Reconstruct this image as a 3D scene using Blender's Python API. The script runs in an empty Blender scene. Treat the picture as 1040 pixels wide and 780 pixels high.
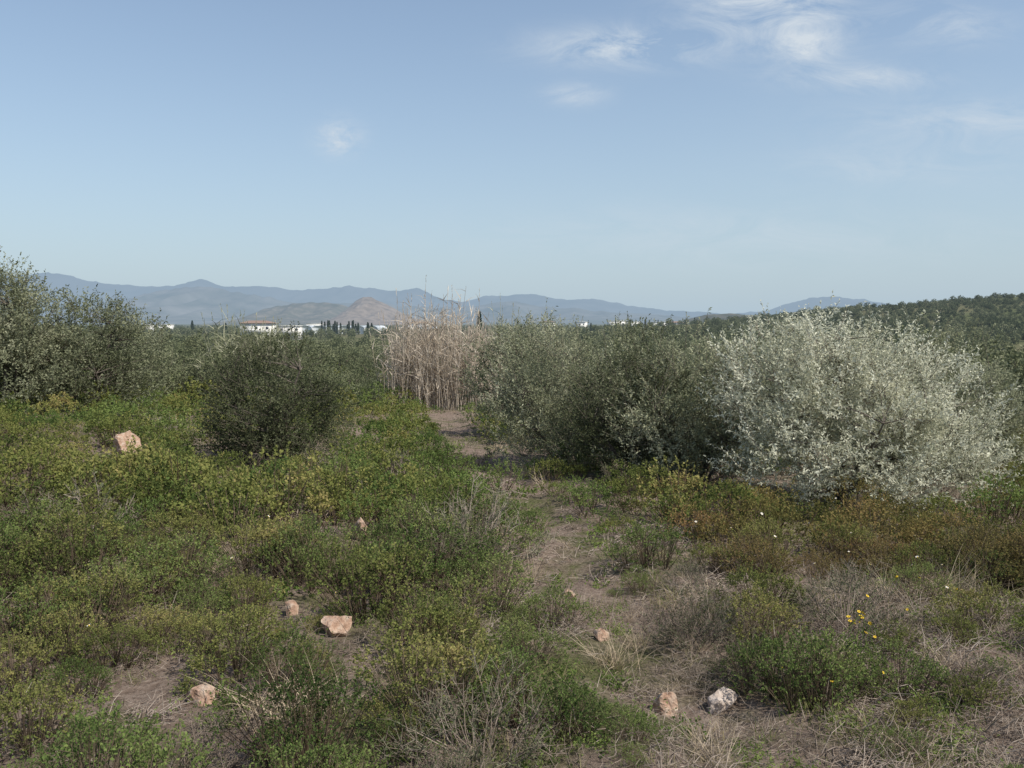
import bpy, math, random, time
import numpy as np
from mathutils import Vector, noise
random.seed(7); rng=np.random.default_rng(7)
S=bpy.context.scene
S.view_settings.view_transform='Standard'
S.view_settings.look='None'; S.view_settings.exposure=0
F=865.0   # focal length of the photo in photo pixels (used for bearings)
EYE=1.7

# ------------------------------------------------------------ terrain
def ss(a,b,x):
    t=min(1,max(0,(x-a)/(b-a))); return t*t*(3-2*t)
PATH=[(-5,1.6),(3.5,1.12),(4.5,.95),(5.8,.69),(8.6,.5),(11.3,.13),(14.8,-.35),(20,-1.0),(26,-1.9),(34,-3.2),(60,-5)]
def path_x(y):
    return float(np.interp(y,[p[0] for p in PATH],[p[1] for p in PATH]))
def H(x,y):
    r=math.hypot(x,y)
    z=-0.05*max(-30,min(y,36))-3.2*ss(38,110,y)
    z+=0.06*min(14,max(0,-x-2))*(1-ss(30,70,y))*ss(2,8,y)
    z-=0.04*min(30,max(0,x-6))*(1-ss(60,150,r))
    if r<90:
        k=1-ss(50,90,r)
        z+=k*(0.10*noise.noise((x*.45,y*.45,0))+.07*noise.noise((x*1.3,y*1.3,3))+.018*noise.noise((x*6,y*6,5)))
        d=abs(x-path_x(y)); z-=0.06*k*math.exp(-(d/.45)**2)
    if r>60 and r<6000:
        z+=ss(60,200,r)*0.8*noise.noise((x/70,y/70,9))
    if x>10 and y>60:
        hb=max(0,min(40,0.086*(x-80)+4.8))
        z+=hb*math.exp(-((y-430)/150)**2)*(1+.12*noise.noise((x/60,y/60,2)))
    return z

def new_mesh(name,verts,faces,mats,midx=None,tint=None,smooth=False):
    me=bpy.data.meshes.new(name)
    verts=np.asarray(verts,dtype=np.float32); faces=np.asarray(faces,dtype=np.int32)
    n=len(faces); k=faces.shape[1]
    me.vertices.add(len(verts)); me.vertices.foreach_set("co",verts.ravel())
    me.loops.add(n*k); me.loops.foreach_set("vertex_index",faces.ravel())
    me.polygons.add(n); me.polygons.foreach_set("loop_start",np.arange(0,n*k,k,dtype=np.int32))
    for m in mats: me.materials.append(m)
    if midx is not None: me.polygons.foreach_set("material_index",np.asarray(midx,dtype=np.int32))
    if smooth: me.polygons.foreach_set("use_smooth",np.ones(n,dtype=bool))
    me.update(calc_edges=True)
    if tint is not None:
        a=me.attributes.new("tint",'FLOAT','FACE'); a.data.foreach_set("value",np.asarray(tint,dtype=np.float32))
    me.validate()
    return me
def obj(name,me,link=True,loc=(0,0,0)):
    o=bpy.data.objects.new(name,me); o.location=loc
    if link: S.collection.objects.link(o)
    return o

# ------------------------------------------------------------ materials
HAZE_GLOW=(0.305,0.405,0.515,1)  # glow colour painted into far materials in place of light scattered by air
def haze_glow_out(nt,shader,L,mat):
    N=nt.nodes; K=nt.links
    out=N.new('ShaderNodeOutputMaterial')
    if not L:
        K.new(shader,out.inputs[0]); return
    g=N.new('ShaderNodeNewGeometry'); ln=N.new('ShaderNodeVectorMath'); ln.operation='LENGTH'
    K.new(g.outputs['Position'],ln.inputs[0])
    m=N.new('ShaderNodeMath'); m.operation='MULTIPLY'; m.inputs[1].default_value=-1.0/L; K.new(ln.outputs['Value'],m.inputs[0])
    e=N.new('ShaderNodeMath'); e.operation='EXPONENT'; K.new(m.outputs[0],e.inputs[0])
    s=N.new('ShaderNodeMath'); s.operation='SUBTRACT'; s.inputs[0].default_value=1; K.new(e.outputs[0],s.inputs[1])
    em=N.new('ShaderNodeEmission'); em.inputs[0].default_value=HAZE_GLOW
    mx=N.new('ShaderNodeMixShader'); K.new(s.outputs[0],mx.inputs[0]); K.new(shader,mx.inputs[1]); K.new(em.outputs[0],mx.inputs[2])  # surface fades into the painted haze glow with distance from the origin
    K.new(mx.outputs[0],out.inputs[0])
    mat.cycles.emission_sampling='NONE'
def ramp(nt,fac,cols):
    r=nt.nodes.new('ShaderNodeValToRGB'); el=r.color_ramp.elements
    while len(el)<len(cols): el.new(0.5)
    for i,(p,c) in enumerate(cols):
        el[i].position=p; el[i].color=(c[0],c[1],c[2],1)
    nt.links.new(fac,r.inputs[0]); return r.outputs[0]
def math_n(nt,op,a,b,clamp=False):
    m=nt.nodes.new('ShaderNodeMath'); m.operation=op; m.use_clamp=clamp
    for i,v in enumerate((a,b)):
        if v is None: continue
        if isinstance(v,(int,float)): m.inputs[i].default_value=v
        else: nt.links.new(v,m.inputs[i])
    return m.outputs[0]
def noise_n(nt,scale,detail=4,vec=None,rough=.55,dist=0):
    n=nt.nodes.new('ShaderNodeTexNoise'); n.inputs['Scale'].default_value=scale; n.inputs['Detail'].default_value=detail
    n.inputs['Roughness'].default_value=rough; n.inputs['Distortion'].default_value=dist
    if vec is None:
        g=nt.nodes.new('ShaderNodeNewGeometry'); vec=g.outputs['Position']
    nt.links.new(vec,n.inputs['Vector']); return n.outputs['Fac']
def leaf_mat(name,cols,trans=.35,haze=None,nscale=1.3,gain=1.0,tone=False):
    m=bpy.data.materials.new(name); m.use_nodes=True; nt=m.node_tree; nt.nodes.clear()
    cols=[(p,tuple(min(.8,v*gain) for v in c)) for p,c in cols]
    a=nt.nodes.new('ShaderNodeAttribute'); a.attribute_name='tint'
    if tone:
        oi=nt.nodes.new('ShaderNodeAttribute'); oi.attribute_name='tone'; rnd=oi.outputs['Fac']
    else:
        oi=nt.nodes.new('ShaderNodeObjectInfo'); rnd=oi.outputs['Random']
    f=math_n(nt,'MULTIPLY',a.outputs['Fac'],.6)
    f=math_n(nt,'ADD',f,math_n(nt,'MULTIPLY',math_n(nt,'SUBTRACT',noise_n(nt,nscale,1),.5),1.0))
    f=math_n(nt,'ADD',f,math_n(nt,'MULTIPLY',rnd,.4),True)
    c=ramp(nt,f,cols)
    p=nt.nodes.new('ShaderNodeBsdfDiffuse'); nt.links.new(c,p.inputs[0])
    sh=p.outputs[0]
    if trans>0:
        t=nt.nodes.new('ShaderNodeBsdfTranslucent'); nt.links.new(c,t.inputs[0])
        mx=nt.nodes.new('ShaderNodeMixShader'); mx.inputs[0].default_value=trans
        nt.links.new(p.outputs[0],mx.inputs[1]); nt.links.new(t.outputs[0],mx.inputs[2]); sh=mx.outputs[0]
    haze_glow_out(nt,sh,haze,m); return m
def plain_mat(name,cols,scale=5,rough=.85,haze=None,bump=0,detail=6):
    m=bpy.data.materials.new(name); m.use_nodes=True; nt=m.node_tree; nt.nodes.clear()
    n=noise_n(nt,scale,detail)
    c=ramp(nt,n,cols)
    p=nt.nodes.new('ShaderNodeBsdfPrincipled'); nt.links.new(c,p.inputs['Base Color']); p.inputs['Roughness'].default_value=rough
    p.inputs['Specular IOR Level'].default_value=.2
    if bump:
        b=nt.nodes.new('ShaderNodeBump'); b.inputs['Distance'].default_value=bump; b.inputs['Strength'].default_value=.8
        nt.links.new(n,b.inputs['Height']); nt.links.new(b.outputs[0],p.inputs['Normal'])
    haze_glow_out(nt,p.outputs[0],haze,m); return m
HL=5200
G=1.65
M_yg=leaf_mat('leaf_yellow_green',[(.12,(.042,.055,.018)),(.42,(.10,.115,.034)),(.75,(.16,.158,.052)),(1,(.23,.185,.08))],gain=G,tone=True)
M_gr=leaf_mat('leaf_green',[(.12,(.03,.048,.015)),(.5,(.078,.11,.033)),(.85,(.135,.165,.052)),(1,(.18,.19,.07))],gain=G,tone=True)
M_gg=leaf_mat('leaf_grey_green',[(.15,(.055,.065,.034)),(.5,(.11,.12,.068)),(.85,(.18,.178,.115))],gain=1.5,tone=True)
M_rd=leaf_mat('leaf_rusty',[(.15,(.062,.062,.023)),(.45,(.12,.108,.038)),(.75,(.165,.122,.05)),(1,(.19,.112,.055))],gain=1.5,tone=True)
M_ol=leaf_mat('leaf_olive',[(.15,(.075,.085,.046)),(.5,(.15,.16,.098)),(.8,(.24,.245,.16)),(1,(.36,.36,.26))],gain=1.55)
M_old=leaf_mat('leaf_olive_dark',[(.15,(.045,.053,.028)),(.5,(.085,.095,.05)),(.85,(.15,.16,.095)),(1,(.25,.255,.17))],gain=1.3)
M_ols=leaf_mat('leaf_olive_silver',[(.1,(.13,.145,.085)),(.35,(.30,.31,.215)),(.65,(.50,.50,.385)),(1,(.68,.67,.54))],gain=1.18,nscale=2.5)
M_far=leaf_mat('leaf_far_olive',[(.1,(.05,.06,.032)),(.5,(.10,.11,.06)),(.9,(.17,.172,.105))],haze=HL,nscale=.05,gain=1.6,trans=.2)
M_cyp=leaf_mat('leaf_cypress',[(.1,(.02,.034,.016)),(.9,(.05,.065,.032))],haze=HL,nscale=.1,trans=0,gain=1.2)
M_gs=leaf_mat('grass_blades',[(.1,(.09,.125,.035)),(.45,(.15,.165,.055)),(.62,(.26,.23,.12)),(1,(.38,.31,.19))],nscale=.7,gain=1.35,tone=True)
M_hb=leaf_mat('herb_leaf',[(.1,(.055,.09,.022)),(.6,(.12,.155,.045)),(1,(.18,.20,.07))],nscale=.8,gain=1.5,tone=True)
M_dry=leaf_mat('dry_grass',[(.1,(.20,.155,.10)),(.5,(.33,.265,.185)),(1,(.48,.40,.29))],trans=.2,gain=1.25,tone=True)
M_tw=leaf_mat('dry_twigs',[(.1,(.12,.095,.075)),(.5,(.23,.185,.15)),(1,(.35,.30,.25))],trans=0,gain=1.2,tone=True)
M_stem=leaf_mat('shrub_stem',[(.1,(.08,.06,.04)),(1,(.18,.14,.10))],trans=0,tone=True)
M_reed=leaf_mat('reed_dry',[(.1,(.22,.18,.13)),(.5,(.38,.32,.25)),(1,(.52,.46,.38))],trans=.2,gain=1.2)
M_reedg=leaf_mat('reed_pale_green',[(.1,(.14,.15,.08)),(.5,(.27,.27,.18)),(1,(.45,.43,.33))],trans=.2,gain=1.25)
M_bark=plain_mat('bark',[(.3,(.08,.065,.05)),(.7,(.18,.155,.13))],scale=25,bump=.01)
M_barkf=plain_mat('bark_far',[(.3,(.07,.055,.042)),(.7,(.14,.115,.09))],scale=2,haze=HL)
M_rock=plain_mat('stone_reddish',[(.3,(.24,.15,.10)),(.45,(.37,.24,.17)),(.6,(.44,.33,.25)),(.75,(.50,.44,.37))],scale=22,bump=.03)
M_rockg=plain_mat('stone_pale',[(.3,(.26,.20,.16)),(.5,(.44,.36,.30)),(.7,(.54,.47,.41))],scale=24,bump=.03)

def ground_mat():
    m=bpy.data.materials.new('ground_soil'); m.use_nodes=True; nt=m.node_tree; nt.nodes.clear()
    K=nt.links
    fine=noise_n(nt,22,8,rough=.7); med=noise_n(nt,2.2,6,rough=.6); big=noise_n(nt,.35,4); vbig=noise_n(nt,.012,6,rough=.65)
    soil=ramp(nt,fine,[(.3,(.10,.072,.055)),(.5,(.20,.152,.12)),(.7,(.31,.25,.205))])
    green=ramp(nt,fine,[(.3,(.04,.05,.018)),(.7,(.12,.13,.05))])
    f=ramp(nt,math_n(nt,'ADD',math_n(nt,'MULTIPLY',med,.5),math_n(nt,'MULTIPLY',big,.5)),[(.47,(0,0,0)),(.58,(.8,.8,.8))])
    mx=nt.nodes.new('ShaderNodeMix'); mx.data_type='RGBA'; K.new(f,mx.inputs[0]); K.new(soil,mx.inputs[6]); K.new(green,mx.inputs[7])
    far=ramp(nt,vbig,[(.3,(.06,.07,.035)),(.45,(.09,.10,.048)),(.55,(.13,.12,.07)),(.68,(.11,.115,.055)),(.85,(.17,.15,.10))])
    g=nt.nodes.new('ShaderNodeNewGeometry'); ln=nt.nodes.new('ShaderNodeVectorMath'); ln.operation='LENGTH'; K.new(g.outputs['Position'],ln.inputs[0])
    mr=nt.nodes.new('ShaderNodeMapRange'); mr.inputs[1].default_value=35; mr.inputs[2].default_value=110; K.new(ln.outputs['Value'],mr.inputs[0])
    m2=nt.nodes.new('ShaderNodeMix'); m2.data_type='RGBA'; K.new(mr.outputs[0],m2.inputs[0]); K.new(mx.outputs[2],m2.inputs[6]); K.new(far,m2.inputs[7])
    p=nt.nodes.new('ShaderNodeBsdfDiffuse'); K.new(m2.outputs[2],p.inputs[0])
    b=nt.nodes.new('ShaderNodeBump'); b.inputs['Distance'].default_value=.03; K.new(fine,b.inputs['Height']); K.new(b.outputs[0],p.inputs['Normal'])
    haze_glow_out(nt,p.outputs[0],HL,m); return m

# ------------------------------------------------------------ ground sheet (polar grid)
ang=np.concatenate([np.linspace(-70,70,380),np.linspace(70,290,50)[1:-1]])
rad=np.concatenate([[0.0],np.geomspace(.8,60,210),np.geomspace(62,45000,120)])
V=[];na=len(ang)
for r in rad:
    for a in ang:
        x=r*math.sin(math.radians(a)); y=r*math.cos(math.radians(a)); V.append((x,y,H(x,y)))
i,j=np.meshgrid(np.arange(len(rad)-1),np.arange(na),indexing='ij'); j2=(j+1)%na
Fc=np.stack([i*na+j,(i+1)*na+j,(i+1)*na+j2,i*na+j2],-1).reshape(-1,4)[:, ::-1]
obj('ground',new_mesh('ground',V,Fc,[ground_mat()],smooth=True))

# ------------------------------------------------------------ vegetation builders
def unit(v): return v/(np.linalg.norm(v,axis=-1,keepdims=True)+1e-9)
class MB:
    def __init__(s): s.v=[];s.f=[];s.m=[];s.t=[];s.n=0
    def add(s,verts,faces,mi,tint):
        verts=verts.reshape(-1,3); s.v.append(verts); s.f.append(faces.reshape(-1,4)+s.n); s.n+=len(verts)
        k=len(faces.reshape(-1,4)); s.m.append(np.full(k,mi)); s.t.append(np.broadcast_to(tint,(k,)) if np.ndim(tint)==0 else tint)
    def mesh(s,name,mats): return new_mesh(name,np.concatenate(s.v),np.concatenate(s.f),mats,np.concatenate(s.m),np.concatenate(s.t))
    def leaves(s,P,D,Len,k,L,W,mi=0,a=.6,b=.8,c=.15,tw=None):
        n=len(P); t=(np.arange(k)[None,:]+rng.random((n,k)))/k
        pos=P[:,None,:]+D[:,None,:]*(Len[:,None]*t)[...,None]
        ld=unit(D[:,None,:]*a+unit(rng.normal(size=(n,k,3)))*b+np.array([0,0,c]))
        sd=unit(np.cross(ld,rng.normal(size=(n,k,3))))
        sz=(.6+.6*rng.random((n,k)))[...,None]
        l=ld*L*sz; w=sd*W*.5*sz; dr=np.array([0,0,-.12*L])*sz
        v=np.stack([pos,pos+l*.5+w,pos+l+dr,pos+l*.5-w],2)
        q=np.arange(n*k*4).reshape(-1,4)
        base=rng.random(n) if tw is None else tw
        tt=(.6*base[:,None]+.4*rng.random((n,k))).ravel()
        s.add(v,q,mi,tt)
    def tubes(s,A,B,ra,rb,mi=1,tint=None,sides=4):
        A=np.asarray(A,float);B=np.asarray(B,float);n=len(A); ra=np.broadcast_to(ra,(n,));rb=np.broadcast_to(rb,(n,))
        d=unit(B-A); ref=np.where(np.abs(d[:,2:3])>.9,np.array([[1.,0,0]]),np.array([[0,0,1.]]))
        u=unit(np.cross(d,ref)); w=np.cross(d,u); vs=[]
        for P,r in((A,ra),(B,rb)):
            for q in range(sides):
                an=q*2*math.pi/sides
                vs.append(P+(u*math.cos(an)+w*math.sin(an))*r[:,None])
        v=np.stack(vs,1)
        base=(np.arange(n)*2*sides)[:,None,None]
        f=base+np.array([[q,(q+1)%sides,sides+(q+1)%sides,sides+q] for q in range(sides)])[None]
        tt=np.repeat(rng.random(n) if tint is None else np.full(n,tint),sides)
        s.add(v,f,mi,tt)
    def blades(s,P,D,L,W,bend,seg=3,mi=0):
        n=len(P); sd=unit(np.cross(D,rng.normal(size=(n,3)))); out=D*np.array([1,1,0]); pts=[]
        for q in range(seg+1):
            t=q/seg
            c=P+D*(L*t)[:,None]+out*(bend*t*t)[:,None]*L[:,None]+np.array([0,0,-1.])*(bend*.6*t*t*L)[:,None]
            w=(W*(1-.9*t)*.5)[:,None]*sd
            pts+= [c-w,c+w]
        v=np.stack(pts,1); m=2*(seg+1); base=(np.arange(n)*m)[:,None,None]
        f=base+np.array([[2*q,2*q+1,2*q+3,2*q+2] for q in range(seg)])[None]
        s.add(v,f,mi,np.repeat(rng.random(n),seg))

def lump(p,s,seed):
    return noise.noise((p[0]*s+seed*7.1,p[1]*s,p[2]*s))
def dome_shrub(seed,mats,lod,kf=1.0,L=.02,W=.012,twl=.065,flat=1.3):
    """dense low shrub: cushions of leafy twigs with dark clefts between them"""
    random.seed(seed*13+5)
    N,k,g=[(380,11,1.0),(190,8,1.55),(80,8,2.1)][lod]; k=max(2,int(k*kf)); L*=g; W*=g
    lob=[]
    for q in range(8):
        a=q*2.4+random.random(); r=.02+.29*math.sqrt(q/8)*random.uniform(.8,1.2)
        R=random.uniform(.13,.22); lob.append((r*math.cos(a),r*math.sin(a),random.uniform(.10,.32-.45*r)*flat,R))
    b=MB();P=[];D=[];T=[];tr=0; A=[]
    while len(P)<N and tr<N*8:
        tr+=1; q=random.randrange(len(lob)); l=lob[q]
        e=Vector((random.gauss(0,1),random.gauss(0,1),random.gauss(.35,1))).normalized()
        if e.z<-.35: continue
        f=l[3]*(random.uniform(.78,1.0))*(1+.35*lump(e,3,seed+q))
        p=Vector((l[0]+e.x*f,l[1]+e.y*f,l[2]+e.z*f*1.05))
        if p.z<.0: continue
        if any((p-Vector(m[:3])).length<m[3]*.72 for i_,m in enumerate(lob) if i_!=q): continue
        d=(e*.9+Vector((random.gauss(0,.3),random.gauss(0,.3),.25+random.gauss(0,.25)))).normalized()
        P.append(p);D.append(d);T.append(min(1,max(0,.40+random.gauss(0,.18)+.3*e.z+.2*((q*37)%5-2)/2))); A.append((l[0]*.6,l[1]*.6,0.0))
    P=np.array(P);D=np.array(D);T=np.array(T);A=np.array(A)
    Ln=twl*(.5+rng.random(len(P))); st=rng.random(len(P))<.06; Ln[st]*=2.3
    P-=D*(Ln*.3)[:,None]
    m=len(P)//(3 if lod==0 else 6) 
    if lod<2: b.tubes(A[:m],P[:m],.003*g,.002*g,sides=3)
    if lod==0: b.tubes(P,P+D*Ln[:,None],.0015,.0007,sides=3)
    b.leaves(P,D,Ln,k,L,W,tw=T)
    return b.mesh('p',mats)
def wiry_shrub(seed,mats,lod,R=.5,Hh=.5,kf=1.0,L=.02,W=.008,twl=.11,bare=.3):
    nst,sub,k,g=[(46,6,12,1.05),(32,4,9,1.7),(22,3,8,2.3)][lod]
    k=max(2,int(k*kf)); L*=g; W*=g
    random.seed(seed*13+5)
    b=MB(); A=[];Bm=[];P=[];D=[]
    for q in range(nst):
        az=random.uniform(0,2*math.pi); th=math.acos(random.uniform(.0,1))
        e=Vector((math.sin(th)*math.cos(az),math.sin(th)*math.sin(az),math.cos(th)))
        f=random.uniform(.72,1.0)*(1+.6*lump(e,1.9,seed))
        end=Vector((e.x*R*f,e.y*R*f,e.z*Hh*f)); st=Vector((e.x*.05,e.y*.05,-.03))
        mid=st.lerp(end,.5)+Vector((random.gauss(0,.03),random.gauss(0,.03),.05*random.random()))
        A+= [st,mid]; Bm+=[mid,end]
        for w in range(sub):
            t=random.uniform(.3,1); p=mid.lerp(end,t) if w else end
            d=(e*.6+Vector((random.gauss(0,.45),random.gauss(0,.45),random.gauss(.4,.3)))).normalized()
            P.append(p);D.append(d)
    A=np.array(A);Bm=np.array(Bm);P=np.array(P);D=np.array(D)
    if lod<2: b.tubes(A,Bm,.004,.0025,sides=3)
    Ln=twl*(.5+rng.random(len(P)))
    b.tubes(P,P+D*Ln[:,None],.0018*g,.0008*g,sides=3)
    for _ in range(2 if lod<2 else 1):
        P2=P+D*(Ln*rng.random(len(P)))[:,None]; D2=unit(D+rng.normal(size=D.shape)*.7); b.tubes(P2,P2+D2*twl*.8,.0014*g,.0007*g,sides=3)
    keep=rng.random(len(P))>bare; P=P[keep];D=D[keep];Ln=Ln[keep]
    b.leaves(P,D,Ln,k,L,W)
    return b.mesh('p',mats)

def tree(name,lobes,ntw,twl,k,L,W,mats,h0=0,gap=-.15,gs=1.6,trunks=4,tr=.06,seed=1,branches=160,up=.6,a=.6,bb=.8,twigs=True,amp=.42):
    b=MB();P=[];D=[];T=[]
    wts=[l[3]*l[4]*l[5] for l in lobes]
    tries=0
    while len(P)<ntw and tries<ntw*6:
        tries+=1
        l=random.choices(lobes,wts)[0]
        e=Vector((random.gauss(0,1),random.gauss(0,1),random.gauss(0,1))).normalized()
        f=1-.5*random.random()**1.6
        f*=1+amp*lump(e,2.3,seed+l[0])
        p=Vector((l[0]+e.x*l[3]*f,l[1]+e.y*l[4]*f,l[2]+e.z*l[5]*f))
        if p.z<h0: continue
        g_=noise.noise((p.x*gs+seed*3.3,p.y*gs,p.z*gs))
        if g_<gap: continue
        d=(Vector((e.x*.7,e.y*.7,e.z*.4))+Vector((random.gauss(0,.35),random.gauss(0,.35),up+random.gauss(0,.3)))).normalized()
        P.append(p);D.append(d);T.append(min(1,max(0,.45+random.gauss(0,.2)+.9*g_)))
    P=np.array(P);D=np.array(D);Ln=twl*(.5+rng.random(len(P)))
    b.leaves(P,D,Ln,k,L,W,a=a,b=bb,tw=np.array(T))
    if twigs:
        m=max(1,len(P)//3); b.tubes(P[:m]-D[:m]*.05,P[:m]+D[:m]*Ln[:m,None],.004,.0015,sides=3)
    nodes=[]
    for q in range(trunks):
        l=lobes[q%len(lobes)]; az=q*2*math.pi/trunks+random.random()
        p=Vector((math.cos(az)*tr*1.2+lobes[0][0]*.3,math.sin(az)*tr*1.2,-.1)); tgt=Vector((l[0]+math.cos(az)*l[3]*.45,l[1]+math.sin(az)*l[4]*.45,l[2]+l[5]*.45))
        r=tr; prev=p
        for s_ in range(1,7):
            t=s_/6; nx=p.lerp(tgt,t)+Vector((random.gauss(0,tr*.7),random.gauss(0,tr*.7),0)); nx.z=p.z+(tgt.z-p.z)*t**.8
            r2=tr*(1-t*.75); b.tubes([prev],[nx],r,r2,1,.5); nodes.append(nx); prev=nx; r=r2
    nodes=np.array(nodes)
    idx=rng.choice(len(P),min(branches,len(P)),replace=False)
    for q in idx:
        dd=np.linalg.norm(nodes-P[q],axis=1)+np.where(nodes[:,2]>P[q][2],.5,0); s0=nodes[np.argmin(dd)]
        md=(s0+P[q])/2+np.array([0,0,.04]); b.tubes([s0,md],[md,P[q]],[tr*.22,tr*.13],[tr*.13,tr*.06],1,.5,sides=3)
    return b.mesh(name,mats)

def proto_coll(name,meshes):
    c=bpy.data.collections.new(name)
    for q,me in enumerate(meshes):
        o=bpy.data.objects.new(f"{name}_{q:02d}",me); c.objects.link(o)
    return c
def scatter(name,coll,pts,realize=False):
    a=np.array(pts,dtype=np.float32)
    me=bpy.data.meshes.new(name); me.vertices.add(len(a)); me.vertices.foreach_set("co",a[:,:3].ravel())
    t=me.attributes.new("rot",'FLOAT_VECTOR','POINT'); t.data.foreach_set("vector",a[:,3:6].ravel())
    t=me.attributes.new("scl",'FLOAT','POINT'); t.data.foreach_set("value",a[:,6])
    t=me.attributes.new("idx",'INT','POINT'); t.data.foreach_set("value",a[:,7].astype(np.int32))
    t=me.attributes.new("tone",'FLOAT','POINT'); t.data.foreach_set("value",rng.random(len(a)).astype(np.float32))
    me.update()
    o=obj(name,me)
    ng=bpy.data.node_groups.new(name+"_nodes",'GeometryNodeTree')
    ng.interface.new_socket("Geometry",in_out='INPUT',socket_type='NodeSocketGeometry')
    ng.interface.new_socket("Geometry",in_out='OUTPUT',socket_type='NodeSocketGeometry')
    N=ng.nodes;K=ng.links
    gi=N.new('NodeGroupInput');go=N.new('NodeGroupOutput')
    ci=N.new('GeometryNodeCollectionInfo'); ci.inputs['Collection'].default_value=coll
    ci.inputs['Separate Children'].default_value=True; ci.inputs['Reset Children'].default_value=True
    ip=N.new('GeometryNodeInstanceOnPoints'); ip.inputs['Pick Instance'].default_value=True
    def na_(n,ty):
        x=N.new('GeometryNodeInputNamedAttribute'); x.data_type=ty; x.inputs['Name'].default_value=n; return x.outputs['Attribute']
    e=N.new('FunctionNodeEulerToRotation'); K.new(na_('rot','FLOAT_VECTOR'),e.inputs[0])
    K.new(gi.outputs[0],ip.inputs['Points']); K.new(ci.outputs[0],ip.inputs['Instance'])
    K.new(na_('idx','INT'),ip.inputs['Instance Index']); K.new(e.outputs[0],ip.inputs['Rotation']); K.new(na_('scl','FLOAT'),ip.inputs['Scale'])
    src=ip.outputs[0]
    if realize:
        rl=N.new('GeometryNodeRealizeInstances'); K.new(src,rl.inputs[0]); src=rl.outputs[0]
    K.new(src,go.inputs[0])
    md=o.modifiers.new("scatter",'NODES'); md.node_group=ng
    return o

# prototypes ------------------------------------------------
shr=[]
for lod in range(3):
    shr+=[dome_shrub(q,[M_yg,M_stem],lod) for q in range(3)]
    shr+=[dome_shrub(q+10,[M_gr,M_stem],lod,kf=1.1,L=.018,W=.010) for q in range(3)]
    shr+=[wiry_shrub(q+20,[M_gg,M_tw],lod,L=.022,W=.008,bare=.1) for q in range(2)]
    shr+=[dome_shrub(q+30,[M_rd,M_stem],lod,L=.018,W=.010,twl=.10,flat=1.1) for q in range(3)]
    shr+=[wiry_shrub(q+40,[M_gg,M_tw],lod,Hh=.34,L=.017,W=.007,kf=.5,bare=.65) for q in range(3)]
random.seed(11)
shr_c=proto_coll('shrub_kinds',shr)
I_yg=[0,1,2];I_gr=[3,4,5];I_gg=[6,7];I_rd=[8,9,10];I_dr=[11,12,13]
def grass(n,L0,W0,mat,spread=.08,tilt=.45,bend=.5):
    b=MB(); P=np.c_[rng.normal(size=(n,2))*spread,np.full(n,-.02)]
    D=unit(np.c_[rng.normal(size=(n,2))*tilt,np.ones(n)]); L=L0*(.4+.8*rng.random(n))
    b.blades(P,D,L,np.full(n,W0),bend*rng.random(n)); return b.mesh('g',[mat])
def litter(n,mat,R=.22,w=1):
    b=MB(); P=np.c_[rng.normal(size=(n,2))*R*.6,rng.random(n)*.05]
    D=unit(np.c_[rng.normal(size=(n,2)),rng.normal(size=n)*.35+.15]); L=.05+.14*rng.random(n)
    m=P+D*L[:,None]*.5; D2=unit(D+rng.normal(size=(n,3))*.35)
    b.tubes(P,m,.0022*w,.0018*w,0,sides=3); b.tubes(m,m+D2*L[:,None]*.5,.0018*w,.0008*w,0,sides=3); return b.mesh('l',[mat])
def herb(n,R=.12,g=1):
    b=MB(); P=np.c_[rng.normal(size=(n,2))*R*.6,rng.random(n)*.02-.01]; D=unit(np.c_[rng.normal(size=(n,2))*.6,np.ones(n)])
    Ln=.04+.09*rng.random(n); b.leaves(P,D,Ln,6,.022*g,.011*g,a=.3,b=.9); return b.mesh('h',[M_hb])
low_m=[]
for g,q in ((1,1.0),(1.9,.45)):
    low_m+=[grass(int(46*q),.17,.004*g,M_gs) for _ in range(3)]+[grass(int(60*q),.30,.0035*g,M_dry,.05,.5,.7) for _ in range(2)]
    low_m+=[litter(int(80*q),M_tw,w=g) for _ in range(3)]+[herb(int(45*q),g=g) for _ in range(3)]
low_c=proto_coll('low_kinds',low_m)
I_grass=[0,1,2];I_dgrass=[3,4];I_lit=[5,6,7];I_herb=[8,9,10]

# ---- placing -----------------------------------------------
shp=[];low=[]
keep_out=[(4.3,10.5,1.2),(.7,14.4,.8),(1.95,12.8,.7),(2.9,12.0,.8),(-3.97,14.2,1.2)]
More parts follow.
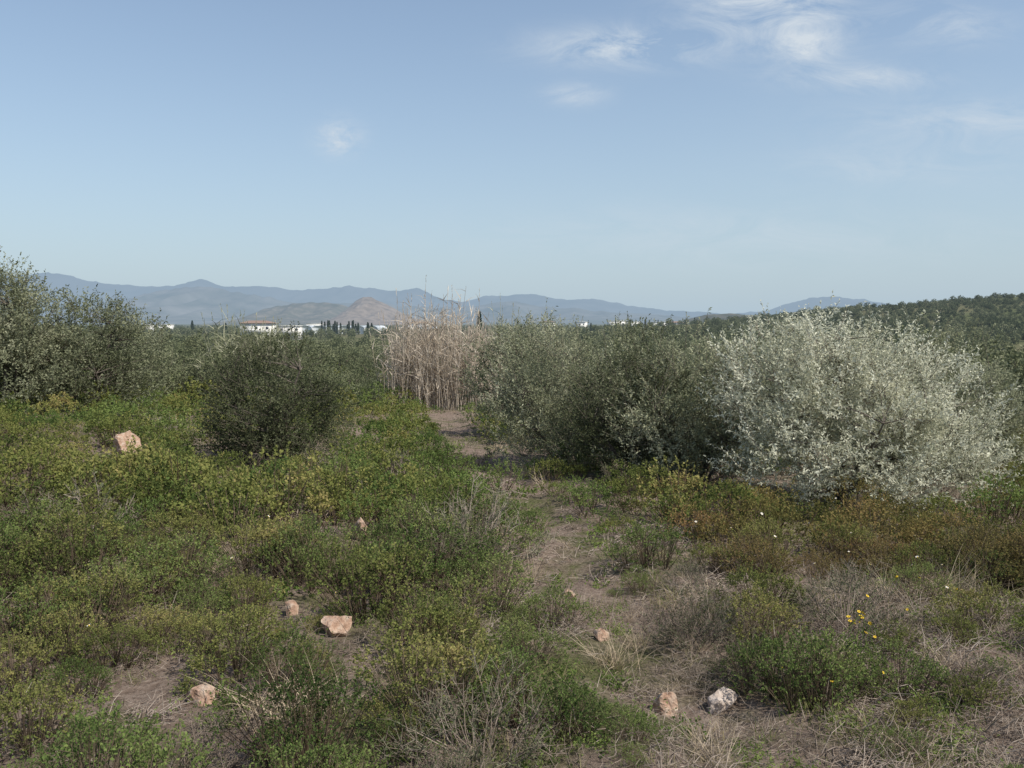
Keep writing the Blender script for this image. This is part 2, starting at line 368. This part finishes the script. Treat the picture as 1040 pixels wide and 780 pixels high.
# x, y, radius, clear depth in front
stones_at=[(-5.9,12.9,.3,1.1),(-1.09,5.2,.13,.5),(1.08,4.3,.24,.5),(.78,4.25,.18,.4),(-1.55,4.15,.12,.35),(.56,5.2,.14,.45),(-1.45,8.0,.15,.7),(.4,6.0,.12,.4),(-1.5,5.7,.1,.4)]
def near_stone(x,y,extra=0,f=1.0):
    for sx,sy,sr,cd in stones_at:
        u=x-sx*y/sy      # clearing follows the sight line a walker sees
        if abs(x-sx)<sr+extra and -cd*f-extra<y-sy<sr*.5+extra*.3: return True
    return False
def add_shrub(x,y,s,kinds,sink=.04):
    lod=0 if y<7.5 else (1 if y<15 else 2)
    shp.append((x,y,H(x,y)-sink,random.gauss(0,.1),random.gauss(0,.1),random.uniform(0,6.28),s,random.choice(kinds)+14*lod))
for (y0,y1,c) in ((2.4,7,.42),(7,13,.56),(13,24,.72),(24,50,1.15)):
    y=y0
    while y<y1:
        xm=.66*y+1.6; x=-xm
        while x<xm:
            px=x+random.uniform(-.5,.5)*c; py=y+random.uniform(-.5,.5)*c; x+=c
            if any(math.hypot(px-a,py-b_)<r_ for a,b_,r_ in keep_out): continue
            ns=near_stone(px,py,.20)
            dpath=px-path_x(py); ad=abs(dpath)
            nz=noise.noise((px*.55,py*.4,4.2)); n2=noise.noise((px*.9+30,py*.7,1.2))
            wpath=.25+.010*py
            u=random.random()
            s=(.55+.7*u*u) if c<.5 else ((.7+.7*u*u) if c<.6 else .8+.75*u*u)
            if c>1: s*=1.35
            if ns:
                if near_stone(px,py,.08): continue
                s=.3
            if ad<wpath:
                if random.random()<.55: continue
                s*=.40; kinds=I_dr+I_gr+I_gg
            elif dpath<0:
                if ad<wpath+.45: s*=.52
                elif random.random()<.08: continue
                if nz>.06: kinds=I_yg+I_yg+I_gr
                elif n2>.05: kinds=I_gr+I_gr+I_yg
                elif n2<-.2 and random.random()<.6: kinds=I_dr+I_gg+I_gr
                else: kinds=I_yg+I_gr
                if ad<wpath+.9 and py<8: kinds=I_gr+I_gg
                if -5.5<px<-2.2 and 10.5<py<13.6: s*=.65
            else:
                if py>6.4 and px>1.4 and py<9.4:
                    kinds=I_rd*3+I_yg+I_gr; s*=.92
                    if random.random()<.06: continue
                else:
                    if random.random()<(.28 if py<10 else .12): continue
                    kinds=I_dr+I_gg+I_yg+I_gr if nz<.0 else I_gr+I_yg+I_gg
                    s*=.70 if py<12 else .9
                    if px>.62*py*.9 and py>5.0: kinds=I_rd+I_yg
            if py<4.6: s*=.74
            add_shrub(px,py,s,kinds)
        y+=c
for x,y,s,kd in [(1.52,4.25,.85,I_gr),(1.72,4.35,.7,I_gr),(1.36,4.45,.6,I_gr),(1.08,5.0,.65,I_gg),(1.22,5.2,.7,I_gg),(.05,8.9,.7,I_gr),(.22,9.0,.5,I_gr),
                 (-.22,4.1,.5,I_gr),(-.35,7.4,.9,I_gg),(-.8,7.6,.9,I_gr),(-.9,6.5,.8,I_gr),(-.15,11.5,.9,I_gr),(.3,3.75,.45,I_gr),(.5,3.62,.4,I_gr),(-.55,3.7,.45,I_yg),(-1.9,9.4,1.4,I_yg),(-2.5,8.8,1.4,I_yg),
                 (-1.5,9.9,1.3,I_yg),(-3.4,8.6,1.5,I_yg),(-4.2,9.0,1.5,I_yg),(2.1,8.4,1.1,I_yg),(1.8,9.0,1.2,I_yg),(2.7,8.5,1.1,I_rd),(3.4,7.9,1.15,I_rd),(3.9,7.5,1.1,I_rd),(3.0,7.5,1.0,I_rd),(4.2,7.0,1.0,I_rd),(4.2,6.4,1.0,I_rd),(3.7,6.4,.95,I_rd)]:
    add_shrub(x,y,s,kd)
for (y0,y1,c) in ((2.6,6,.16),(6,11,.27),(11,20,.5),(20,36,1.0)):
    y=y0
    while y<y1:
        xm=.64*y+.8; x=-xm
        while x<xm:
            px=x+random.uniform(-.6,.6)*c; py=y+random.uniform(-.6,.6)*c; x+=c
            if near_stone(px,py,.02,.45): continue
            dp=px-path_x(py); ad=abs(dp); n2=noise.noise((px*.8+11,py*.8,7)); w=.28+.010*py
            if ad<w:
                if random.random()<.22: continue
                k=random.choice(I_lit+I_lit+I_dgrass+I_herb+I_grass); s=random.uniform(.4,.95)
            elif dp>0 and py<8:
                k=random.choice(I_lit+I_lit+I_grass+I_herb+I_dgrass[:1]); s=random.uniform(.6,1.1)
            else:
                if random.random()<.5: continue
                if n2>.0: k=random.choice(I_herb+I_herb+I_grass)
                else: k=random.choice(I_grass[:1]+I_lit+I_herb)
                s=random.uniform(.6,1.1)
            if c>.3: s*=1.35
            low.append((px,py,H(px,py),random.gauss(0,.1),random.gauss(0,.1),random.uniform(0,6.28),s,k+(11 if py>6 else 0)))
        y+=c
for x,y,n in [(-.55,9.3,9),(-.25,5.9,4),(3.0,6.0,8),(.55,4.75,2),(-1.0,4.0,3),(-.1,6.6,4),(.35,13,4),(-.5,10.5,4),(-.3,8.3,5),(-1.4,7.0,3),(-2.4,6.6,3)]:
    for _ in range(n):
        px=x+random.gauss(0,.14);py=y+random.gauss(0,.14)
        low.append((px,py,H(px,py),0,0,random.uniform(0,6),random.uniform(1.0,1.5),random.choice(I_dgrass)))
scatter('low_shrubs',shr_c,shp,True); scatter('grass',low_c,low,True)

# ---- named trees and bushes ---------------------------------
def place(name,me,x,y,rz=0,s=1): 
    o=obj(name,me,loc=(x,y,H(x,y)-.03)); o.rotation_euler[2]=rz; o.scale=(s,s,s); return o
me=tree('olive_silver',[(0,0,1.35,1.0,1.0,.95),(-.8,.1,1.45,.75,.75,.85),(.8,0,1.15,.85,.85,.8),(1.3,-.2,.85,.55,.7,.65),(.2,-.5,.85,1.1,.8,.7),(-.2,.3,1.9,.6,.6,.5),(-.75,-.4,.7,.7,.7,.6),(.95,-.5,.5,.8,.7,.5),(.4,.1,1.75,.5,.5,.45),(1.45,-.1,.45,.45,.6,.45)],
   5200,.26,15,.055,.017,[M_ols,M_bark],h0=.04,gap=-.10,gs=2.6,seed=3,tr=.045,trunks=6,branches=160,amp=.6)
place('olive_tree',me,4.02,10.4,s=.96)
me=tree('olive_b',[(0,0,1.35,.95,.9,1.1),(.5,.1,1.0,.7,.8,.8),(-.5,-.1,.95,.65,.7,.8),(0,-.3,.6,.95,.8,.6)],3200,.28,13,.055,.018,[M_ol,M_bark],h0=.03,seed=5,gap=-.16,gs=2,tr=.04,amp=.55)
place('olive_tree',me,.85,14.4)
me=tree('olive_c',[(0,0,1.05,.9,.8,.9),(.4,.1,.9,.7,.7,.75),(-.4,-.2,.6,.75,.7,.6),(.2,-.3,.5,.8,.7,.5)],3000,.27,13,.052,.017,[M_old,M_bark],h0=.03,seed=6,gap=-.16,gs=2,tr=.04,amp=.55)
place('olive_tree',me,1.8,12.6)
me=tree('olive_d',[(0,0,1.15,.95,.8,.9),(.5,.1,.95,.7,.7,.75),(-.5,-.1,.8,.7,.7,.7),(0,-.3,.5,.9,.7,.5)],3000,.28,13,.054,.017,[M_ol,M_bark],h0=.03,seed=7,gap=-.16,gs=2,tr=.04,amp=.55)
place('olive_tree',me,2.65,11.9)
me=tree('olive_e',[(0,0,1.3,1.1,.9,1.1),(.7,.1,1.2,.8,.8,.95),(-.6,-.1,1.1,.8,.7,.9),(0,0,.6,1.1,.8,.6)],2200,.3,11,.068,.025,[M_ol,M_bark],h0=.05,seed=8,gap=-.2,tr=.05)
place('olive_tree',me,2.6,18.0,1,1.05)
place('olive_tree',me,.3,21,2.4,1.1); place('olive_tree',me,5.9,18.5,4)
place('olive_tree',me,8.3,16.5,2); place('olive_tree',me,7.3,13.4,3,.7)
me=tree('bush',[(0,0,1.1,.95,.9,.95),(.5,0,.8,.65,.7,.7),(-.45,0,.85,.6,.7,.75),(0,-.2,.5,.95,.8,.5)],3800,.18,14,.036,.020,[M_old,M_bark],h0=.03,seed=9,gap=-.3,tr=.05,up=.4)
place('wild_olive_bush',me,-3.8,13.5)
me=tree('olive_f',[(0,0,2.0,1.2,1.1,1.3),(.8,.1,1.6,.9,.9,1.0),(-.8,-.1,1.7,.9,.9,1.1),(.2,0,2.6,.7,.6,.6),(.3,-.3,.9,1.3,1,.8)],3300,.32,12,.072,.029,[M_ol,M_bark],h0=.1,seed=12,gap=-.2,tr=.06)
place('olive_tree',me,-11.4,19)
me2=tree('olive_g',[(0,0,1.6,1.3,1.1,1.1),(.9,.1,1.3,.9,.9,.9),(-.8,-.1,1.3,1.0,.9,1.0),(0,-.3,.7,1.5,1,.7)],2900,.32,12,.072,.029,[M_ol,M_bark],h0=.1,seed=13,gap=-.25,tr=.06)
place('olive_tree',me2,-10.2,20.5,.5,1.05); place('olive_tree',me2,-13.5,23,2.5); place('olive_tree',me2,-12.4,27,4,.8)

# reeds
def reeds(name,x0,x1,y0,y1,n,h,mat,leafn=7):
    b=MB(); cx=(x0+x1)/2;cy=(y0+y1)/2; hw=(x1-x0)/2
    xs=rng.uniform(x0,x1,n)+rng.normal(size=n)*.25; ys=rng.uniform(y0,y1,n)
    z0=H(cx,cy); P=np.array([(a-cx,c-cy,H(a,c)-z0-.1) for a,c in zip(xs,ys)])
    e=np.abs(xs-cx)/hw
    hh=h*(.6+.42*rng.random(n))*np.clip(1.05-.2*e**3,.35,1)*np.array([1+.45*noise.noise((a*1.3,c*.9,8)) for a,c in zip(xs,ys)])
    tall=rng.random(n)<.06; hh[tall]*=1.15
    D=unit(np.c_[rng.normal(size=(n,2))*.11,np.ones(n)])
    b.tubes(P,P+D*hh[:,None],.013,.006,0,sides=3)
    for q in range(leafn):
        t=rng.uniform(.2,1,n); pp=P+D*(hh*t)[:,None]; dd=unit(np.c_[rng.normal(size=(n,2))*.5,np.full(n,.9)])
        b.blades(pp,dd,.35+.35*rng.random(n),np.full(n,.035),.9*rng.random(n),seg=2)
    top=P+D*(hh)[:,None]; keep=rng.random(n)<.4; b.leaves(top[keep],D[keep],np.full(keep.sum(),.3),12,.10,.02,a=1,b=.35,c=.3)
    return obj(name,b.mesh(name,[mat]),loc=(cx,cy,z0))
reeds('reed_clump',-4.7,-.8,32,35,600,3.75,M_reed)
reeds('reed_clump',-1.6,2.4,34,37,320,3.5,M_reedg)
reeds('reed_clump',-9.8,-7.4,27,29.5,300,2.5,M_reedg)

# ---- mid-distance and far trees -----------------------------
def olive_proto(q,n,k,L,W,mats,br):
    l=[(0,0,2.2,1.5,1.5,1.5),(.9,.3,2.0,1.0,1.0,1.1),(-.9,-.2,1.9,1.0,1.1,1.1),(.1,-.9,2.1,1.0,.9,1.1),(0,0,1.1,1.4,1.4,.9)]
    l=[(a+random.gauss(0,.25),b_+random.gauss(0,.25),c+random.gauss(0,.2),d*random.uniform(.8,1.15),e*random.uniform(.8,1.15),f*random.uniform(.8,1.1)) for a,b_,c,d,e,f in l]
    return tree('m',l,n,.35,k,L,W,mats,h0=.25,gap=-.18,gs=1.0,seed=q+50,tr=.11,trunks=3,branches=br,twigs=False)
mid_c=proto_coll('grove_kinds',[olive_proto(q,520,6,.20,.09,[M_far,M_barkf],20) for q in range(4)])
far_c=proto_coll('far_grove_kinds',[olive_proto(q+9,120,4,.6,.36,[M_far,M_barkf],6) for q in range(3)])
mid=[];far=[]
for (y0,y1,c,lst,nk,pr) in ((41,75,2.9,mid,4,.8),(75,160,5.4,mid,4,.75),(160,340,8,far,3,.8),(340,620,11,far,3,.75),(620,1500,26,far,3,.7)):
    y=y0
    while y<y1:
        xm=.66*y+10; x=-xm
        while x<xm:
            px=x+random.uniform(-.4,.4)*c; py=y+random.uniform(-.4,.4)*c; x+=c
            if random.random()>pr: continue
            if noise.noise((px/45,py/60,1.5))<-.32: continue
            if py>500 and -.30<px/py<-.14 and py<700: continue
            s=random.uniform(.65,1.15)*(1 if c<10 else 1.15)
            if y<75: s*=.8
            if py>160 and px/py<.25: s*=.82
            if py>300 and px/py>.25: s*=.65
            lst.append((px,py,H(px,py)-.1,0,0,random.uniform(0,6.28),s,random.randrange(nk)))
        y+=c
for _ in range(2600):   # scrub on the right-hand hillside
    y=random.uniform(230,470); x=y*random.uniform(.22,.72)
    far.append((x,y,H(x,y)-.3,0,0,random.uniform(0,6.28),random.uniform(.25,.6),random.randrange(3)))
for _ in range(80):
    y=random.uniform(20,44); x=y*random.uniform(.40,.72)
    mid.append((x,y,H(x,y)-.1,0,0,random.uniform(0,6.28),random.uniform(.5,.75),random.randrange(4)))
for _ in range(90):
    y=random.uniform(25,44); x=y*random.uniform(-.62,-.16)
    mid.append((x,y,H(x,y)-.1,0,0,random.uniform(0,6.28),random.uniform(.3,.5),random.randrange(4)))
scatter('olive_grove',mid_c,mid); scatter('distant_trees',far_c,far)

def cypress(h,r):
    b=MB(); n=500; t=rng.random(n)**.9; az=rng.random(n)*6.283; rr=r*np.sqrt(np.sin(np.clip(t*.93+.07,0,1)*math.pi)**.9)*(.7+.4*rng.random(n))*(1-.45*t)
    P=np.c_[np.cos(az)*rr,np.sin(az)*rr,.4+t*(h-.6)]; D=unit(np.c_[np.cos(az)*.3,np.sin(az)*.3,np.ones(n)])
    b.leaves(P,D,np.full(n,.4),4,.45,.2,a=1,b=.4); b.tubes([[0,0,-.2]],[[0,0,h*.8]],.18,.04,1,.5); return b.mesh('c',[M_cyp,M_barkf])
cyp_c=proto_coll('cypress_kinds',[cypress(9,.9),cypress(8,1.0),cypress(10,.8)])
cy=[]
for _ in range(22):
    px=random.uniform(325,378); d=random.uniform(490,512); x=(px-520)/F*d
    cy.append((x,d,H(x,d),0,0,random.random()*6,random.uniform(.6,.9),random.randrange(3)))
for px,d,s in [(487,230,1.15),(478,300,.8),(450,320,.8),(625,560,.9),(640,580,1.0),(668,600,.8),(600,550,.8),(705,600,.9),(230,480,.9),(196,500,1.1),(168,520,.8),(403,480,.8),(655,600,1.0),(683,640,.9)]:
    x=(px-520)/F*d; cy.append((x,d,H(x,d),0,0,random.random()*6,s*.85,random.randrange(3)))
scatter('cypress_trees',cyp_c,cy)

# ---- buildings ----------------------------------------------
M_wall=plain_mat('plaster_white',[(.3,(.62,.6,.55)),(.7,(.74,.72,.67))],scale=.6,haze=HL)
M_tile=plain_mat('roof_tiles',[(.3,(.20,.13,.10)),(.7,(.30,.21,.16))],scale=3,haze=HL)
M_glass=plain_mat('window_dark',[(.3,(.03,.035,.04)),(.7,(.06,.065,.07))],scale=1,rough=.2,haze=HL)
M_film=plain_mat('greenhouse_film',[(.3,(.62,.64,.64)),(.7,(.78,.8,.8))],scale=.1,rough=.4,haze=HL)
def boxes(name,bs,mat):
    v=[];f=[]
    for (x0,x1,y0,y1,z0,z1) in bs:
        n=len(v); v+=[(x0,y0,z0),(x1,y0,z0),(x1,y1,z0),(x0,y1,z0),(x0,y0,z1),(x1,y0,z1),(x1,y1,z1),(x0,y1,z1)]
        f+=[[n,n+3,n+2,n+1],[n+4,n+5,n+6,n+7],[n,n+1,n+5,n+4],[n+1,n+2,n+6,n+5],[n+2,n+3,n+7,n+6],[n+3,n,n+4,n+7]]
    return obj(name,new_mesh(name,v,f,[mat]))
def house(x,y,w,d,h,rot=0,flat=False):
    e=bpy.data.objects.new('house',None); S.collection.objects.link(e); e.location=(x,y,H(x,y)); e.rotation_euler[2]=rot
    ps=[boxes('walls',[(-w/2,w/2,-d/2,d/2,-1,h)],M_wall)]
    wn=[];dr=[]
    for st in range(2):
        for q in range(3):
            cx=-w/2+w*(q+.5)/3; z=h*(.14+.48*st)
            (dr if (st==0 and q==1) else wn).append((cx-.55,cx+.55,-d/2-.04,-d/2+.02,z if not(st==0 and q==1) else 0,z+1.3 if not(st==0 and q==1) else 2.2))
    ps.append(boxes('windows',wn,M_glass)); ps.append(boxes('door',dr,M_bark))
    ps.append(boxes('balcony',[(-w*.4,w*.4,-d/2-1.3,-d/2-.05,h*.5,h*.5+.15),(-w*.4,w*.4,-d/2-1.3,-d/2-1.2,h*.5+.15,h*.5+1.0)],M_wall))
    if flat: ps.append(boxes('roof',[(-w/2-.3,w/2+.3,-d/2-.3,d/2+.3,h,h+.3)],M_wall))
    else:
        a=w/2+.6;b_=d/2+.6;r=h+1.1
        v=[(-a,-b_,h),(a,-b_,h),(a,b_,h),(-a,b_,h),(-a*.5,0,r),(a*.5,0,r)]
        me=bpy.data.meshes.new('roof'); me.from_pydata(v,[],[(0,1,5,4),(1,2,5),(2,3,4,5),(3,0,4),(3,2,1,0)]); me.materials.append(M_tile); ps.append(obj('roof',me))
    for p in ps: p.parent=e
house(-104,350,13,9,7.0,.1); house(-94,362,9,8,5.6,.1,True)
for px,d,w,h in [(626,700,14,8),(642,740,12,7.5),(668,720,18,7.2),(686,700,10,6.5),(556,800,12,7.5),(590,780,10,7.5),(168,600,9,5.5),(150,640,9,5.5),(705,800,12,7.5),(320,620,12,6.4),(735,640,9,6),(425,640,14,6.6)]:
    house((px-520)/F*d,d,w,9,h,random.uniform(-.4,.4),random.random()<.8)
def greenhouse(x,y,nspan,ln):
    e=bpy.data.objects.new('greenhouse',None); S.collection.objects.link(e); e.location=(x,y,H(x,y)+1.0)
    V=[];Fq=[]
    for s in range(nspan):
        x0=s*8.0
        prof=[(0,-1.5),(0,2.4)]+[(4-4*math.cos(a),2.4+1.6*math.sin(a)) for a in np.linspace(.25,math.pi-.25,8)]+[(8,2.4),(8,-1.5)]
        n=len(V)
        for yy in (0,ln):
            for a,b_ in prof: V.append((x0+a*.985,yy,b_))
        m=len(prof)
        for q in range(m-1): Fq.append([n+q,n+q+1,n+m+q+1,n+m+q])
        for q in range(m//2-1): Fq.append([n+q,n+q+1,n+m-2-q,n+m-1-q])
    a=obj('film_cover',new_mesh('film_cover',V,Fq,[M_film])); a.parent=e
    b_=boxes('frame_posts',[(s*8-.1,s*8+.02,-.25,-.05,-.5,2.5) for s in range(nspan+1)],M_barkf); b_.parent=e
greenhouse(-138,520,7,40); greenhouse(-80,600,3,40)

# ---- hills and mountains -------------------------------------
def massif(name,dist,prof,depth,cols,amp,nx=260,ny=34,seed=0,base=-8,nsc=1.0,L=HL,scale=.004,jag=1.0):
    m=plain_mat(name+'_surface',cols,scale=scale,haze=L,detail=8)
    xs=np.linspace(prof[0][0],prof[-1][0],nx); ys=np.interp(xs,[p[0] for p in prof],[p[1] for p in prof])
    ys=ys+np.array([jag*(2.2*noise.noise((x/22,seed,0))+1.3*noise.noise((x/8,seed,3))+.6*noise.noise((x/3,seed,5))) for x in xs])
    V=[]
    for jy in range(ny):
        t=jy/(ny-1)*1.5
        for q in range(nx):
            x=(xs[q]-520)/F*dist; zr=(328-ys[q])/F*dist
            prof_t=(t if t<1 else 2-t); prof_t=max(0,prof_t)
            sh=prof_t**1.25
            u=x/depth*2.4*nsc; g=abs(noise.noise((u*2+seed,t*1.2,seed)))+.5*abs(noise.noise((u*4.5+seed,t*2.6,seed+4)))+.22*abs(noise.noise((u*11,t*6,seed+8)))
            z=base+(zr-base)*sh*(1-amp*g*(4*sh*(1-sh)+.22)+amp*.05)
            V.append((x,dist-depth+t*depth,z))
    j_,i_=np.meshgrid(np.arange(ny-1),np.arange(nx-1),indexing='ij')
    Fq=np.stack([j_*nx+i_,j_*nx+i_+1,(j_+1)*nx+i_+1,(j_+1)*nx+i_],-1).reshape(-1,4)
    obj(name,new_mesh(name,V,Fq,[m],smooth=True))
mc=[(.3,(.06,.075,.06)),(.5,(.13,.13,.11)),(.7,(.22,.21,.19))]
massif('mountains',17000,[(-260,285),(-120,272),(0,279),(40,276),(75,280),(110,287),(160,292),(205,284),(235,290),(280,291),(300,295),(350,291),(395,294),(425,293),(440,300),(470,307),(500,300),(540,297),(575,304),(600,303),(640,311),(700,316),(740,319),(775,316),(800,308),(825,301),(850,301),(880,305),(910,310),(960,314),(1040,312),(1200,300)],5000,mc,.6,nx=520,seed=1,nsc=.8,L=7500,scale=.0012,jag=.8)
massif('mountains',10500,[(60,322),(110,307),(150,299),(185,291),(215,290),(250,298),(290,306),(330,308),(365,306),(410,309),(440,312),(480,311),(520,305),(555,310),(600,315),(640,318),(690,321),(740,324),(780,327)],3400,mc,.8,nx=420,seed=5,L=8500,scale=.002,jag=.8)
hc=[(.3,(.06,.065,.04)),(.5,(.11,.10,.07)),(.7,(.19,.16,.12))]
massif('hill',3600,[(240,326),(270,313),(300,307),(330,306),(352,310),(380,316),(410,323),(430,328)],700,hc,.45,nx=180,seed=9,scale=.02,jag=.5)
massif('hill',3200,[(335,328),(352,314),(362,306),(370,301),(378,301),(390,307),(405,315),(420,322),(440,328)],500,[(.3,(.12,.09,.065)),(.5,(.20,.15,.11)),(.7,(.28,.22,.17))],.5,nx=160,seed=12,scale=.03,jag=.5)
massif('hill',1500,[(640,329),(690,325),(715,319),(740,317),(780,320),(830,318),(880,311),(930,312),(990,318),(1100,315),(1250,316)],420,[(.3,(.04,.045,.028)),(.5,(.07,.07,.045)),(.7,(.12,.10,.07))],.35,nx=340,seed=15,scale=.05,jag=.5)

# ---- stones ---------------------------------------------------
import bmesh
def stone(x,y,sx,sy,sz,mat,seed,lift=.0,rz=0):
    bm=bmesh.new(); bmesh.ops.create_icosphere(bm,subdivisions=4,radius=1)
    pl=[Vector((random.gauss(0,1),random.gauss(0,1),random.gauss(0,1))).normalized() for _ in range(14)]
    for v in bm.verts:
        p=v.co.copy()
        for n in pl:
            d=p.dot(n)
            if d>.58: p-=n*(d-.58)*.95
        p*=1+.10*noise.noise(p*2+Vector((seed,0,0)))+.06*noise.noise(p*6+Vector((seed,0,0)))+.03*noise.noise(p*15+Vector((seed,0,0)))
        v.co=Vector((p.x*sx,p.y*sy,p.z*sz))*1.25
    me=bpy.data.meshes.new('stone'); bm.to_mesh(me); bm.free(); me.materials.append(mat)
    o=obj('stone',me,loc=(x,y,H(x,y)+lift)); o.rotation_euler=(random.gauss(0,.15),random.gauss(0,.15),rz)
stone(-5.9,12.9,.26,.2,.26,M_rock,1,.2); stone(-1.09,5.2,.095,.08,.09,M_rock,2,.05,.4)
stone(1.08,4.3,.09,.065,.06,M_rockg,3,.03,.5); stone(.78,4.25,.065,.06,.095,M_rock,4,.03,1); stone(-1.55,4.15,.09,.07,.07,M_rock,5,.03)
stone(.56,5.2,.06,.05,.045,M_rock,6,.025); stone(-1.45,8.0,.085,.08,.13,M_rock,7,.09); stone(.4,6.0,.045,.045,.05,M_rock,8,.02); stone(-1.5,5.7,.05,.05,.07,M_rock,9,.04)

# ---- flowers ---------------------------------------------------
def pm(name,c):
    m=bpy.data.materials.new(name); m.use_nodes=True; b=m.node_tree.nodes['Principled BSDF']; b.inputs['Base Color'].default_value=(*c,1); b.inputs['Roughness'].default_value=.7; return m
M_pw=pm('petal_white',(.72,.69,.64));M_py=pm('petal_yellow',(.66,.46,.03))
def flower(m,r):
    b=MB()
    for q in range(6):
        a=q*math.pi/3; c=np.array([math.cos(a),math.sin(a),0]); s=np.array([-math.sin(a),math.cos(a),0])
        b.add(np.array([[0,0,0],c*r*.6+s*r*.38+[0,0,.004],c*r+[0,0,.006],c*r*.6-s*r*.38+[0,0,.004]]),np.array([[0,1,2,3]]),0,.5)
    b.tubes([[0,0,-.22]],[[0,0,-.002]],.0015,.0012,1,.5); b.tubes([[0,0,0]],[[0,0,.006]],.005,.003,2,.5); return b.mesh('f',[m,M_hb,M_py])
fl_c=proto_coll('flower_kinds',[flower(M_pw,.012),flower(M_py,.011)])
fl=[]
def addf(x,y,k,h=.3): fl.append((x,y,H(x,y)+h,random.gauss(.5,.3),random.gauss(0,.3),random.random()*6,random.uniform(.7,1.2),k))
for _ in range(32):
    y=random.uniform(4.5,9.5); addf(path_x(y)+random.uniform(.5,3.2),y,0,random.uniform(.2,.36))
for _ in range(4):
    y=random.uniform(4,8); addf(-random.uniform(.3,2.5),y,random.choice([0,1]),random.uniform(.3,.4))
for _ in range(16): addf(1.84+random.gauss(0,.06),4.45+random.gauss(0,.05),1,.36+random.gauss(0,.02))
for _ in range(8):
    y=random.uniform(3.7,6); addf(random.uniform(1.2,3),y,1,random.uniform(.2,.35))
scatter('wild_flowers',fl_c,fl)

# ------------------------------------------------------------ light, sky, camera
az=math.radians(122); el=math.radians(50)
sv=Vector((math.cos(el)*math.sin(az),math.cos(el)*math.cos(az),math.sin(el)))
sl=bpy.data.lights.new('sun','SUN'); sl.energy=5.0; sl.angle=math.radians(.6); sl.color=(1,.95,.86)
so=bpy.data.objects.new('sun',sl); S.collection.objects.link(so); so.rotation_euler=sv.to_track_quat('Z','Y').to_euler()
W=bpy.data.worlds.new('World'); S.world=W; W.use_nodes=True; nt=W.node_tree; nt.nodes.clear(); K=nt.links
W.cycles.sampling_method='MANUAL'; W.cycles.sample_map_resolution=256
sky=nt.nodes.new('ShaderNodeTexSky'); sky.sky_type='NISHITA'; sky.sun_disc=False; sky.sun_elevation=el; sky.sun_rotation=az
sky.air_density=1.0; sky.dust_density=1.2; sky.ozone_density=1.0
tc=nt.nodes.new('ShaderNodeTexCoord'); sp=nt.nodes.new('ShaderNodeSeparateXYZ'); K.new(tc.outputs['Generated'],sp.inputs[0])
ysafe=math_n(nt,'MAXIMUM',sp.outputs[1],.05); X=math_n(nt,'DIVIDE',sp.outputs[0],ysafe); Z=math_n(nt,'DIVIDE',sp.outputs[2],ysafe)
cb=nt.nodes.new('ShaderNodeCombineXYZ'); K.new(math_n(nt,'MULTIPLY',X,3.0),cb.inputs[0]); K.new(math_n(nt,'MULTIPLY',Z,8.0),cb.inputs[1])
wisp=noise_n(nt,3.0,9,cb.outputs[0],rough=.68,dist=.8)
tot=None
for cx,cz,rx,rz,am in [(.13,.315,.08,.017,1.8),(.30,.375,.08,.045,1.7),(.335,.315,.035,.016,1.4),(-.20,.213,.020,.015,2.2),(.075,.262,.03,.010,1.1),(.40,.28,.07,.012,1.4),(.50,.34,.06,.02,.8),(.55,.23,.14,.025,.7),(.45,.18,.12,.02,.5),(.25,.10,.25,.03,.45)]:
    dx=math_n(nt,'MULTIPLY',math_n(nt,'SUBTRACT',X,cx),1/rx); dz=math_n(nt,'MULTIPLY',math_n(nt,'SUBTRACT',Z,cz),1/rz)
    r2=math_n(nt,'ADD',math_n(nt,'MULTIPLY',dx,dx),math_n(nt,'MULTIPLY',dz,dz))
    g=math_n(nt,'MULTIPLY',math_n(nt,'EXPONENT',math_n(nt,'MULTIPLY',r2,-.8),None),am)
    tot=g if tot is None else math_n(nt,'ADD',tot,g)
wr=nt.nodes.new('ShaderNodeMapRange'); K.new(wisp,wr.inputs[0]); wr.inputs[1].default_value=.38; wr.inputs[2].default_value=.74
front=math_n(nt,'GREATER_THAN',sp.outputs[1],.05)
cf=math_n(nt,'MULTIPLY',math_n(nt,'MULTIPLY',math_n(nt,'MINIMUM',tot,1.8),wr.outputs[0]),front,True)
SK=.15
zz=math_n(nt,'MAXIMUM',sp.outputs[2],0.0)
hz=math_n(nt,'MULTIPLY',math_n(nt,'EXPONENT',math_n(nt,'MULTIPLY',zz,-4.0),None),.94)
hm=nt.nodes.new('ShaderNodeMix'); hm.data_type='RGBA'; K.new(hz,hm.inputs[0]); K.new(sky.outputs[0],hm.inputs[6]); hm.inputs[7].default_value=(.45/SK,.575/SK,.68/SK,1)
mx=nt.nodes.new('ShaderNodeMix'); mx.data_type='RGBA'; K.new(cf,mx.inputs[0]); K.new(hm.outputs[2],mx.inputs[6]); mx.inputs[7].default_value=(.64/SK,.71/SK,.78/SK,1)
bg=nt.nodes.new('ShaderNodeBackground'); bg.inputs[1].default_value=SK; K.new(mx.outputs[2],bg.inputs[0])
wo=nt.nodes.new('ShaderNodeOutputWorld'); K.new(bg.outputs[0],wo.inputs[0])

cam=bpy.data.cameras.new('camera'); cam.sensor_width=36; cam.lens=F/1040*36; cam.clip_end=90000; cam.clip_start=.05
co=bpy.data.objects.new('camera',cam); S.collection.objects.link(co); co.location=(0,0,EYE+H(0,0)); co.rotation_euler=(math.radians(90-4.1),0,0); S.camera=co
print('instances',len(shp),len(low),len(mid),len(far))
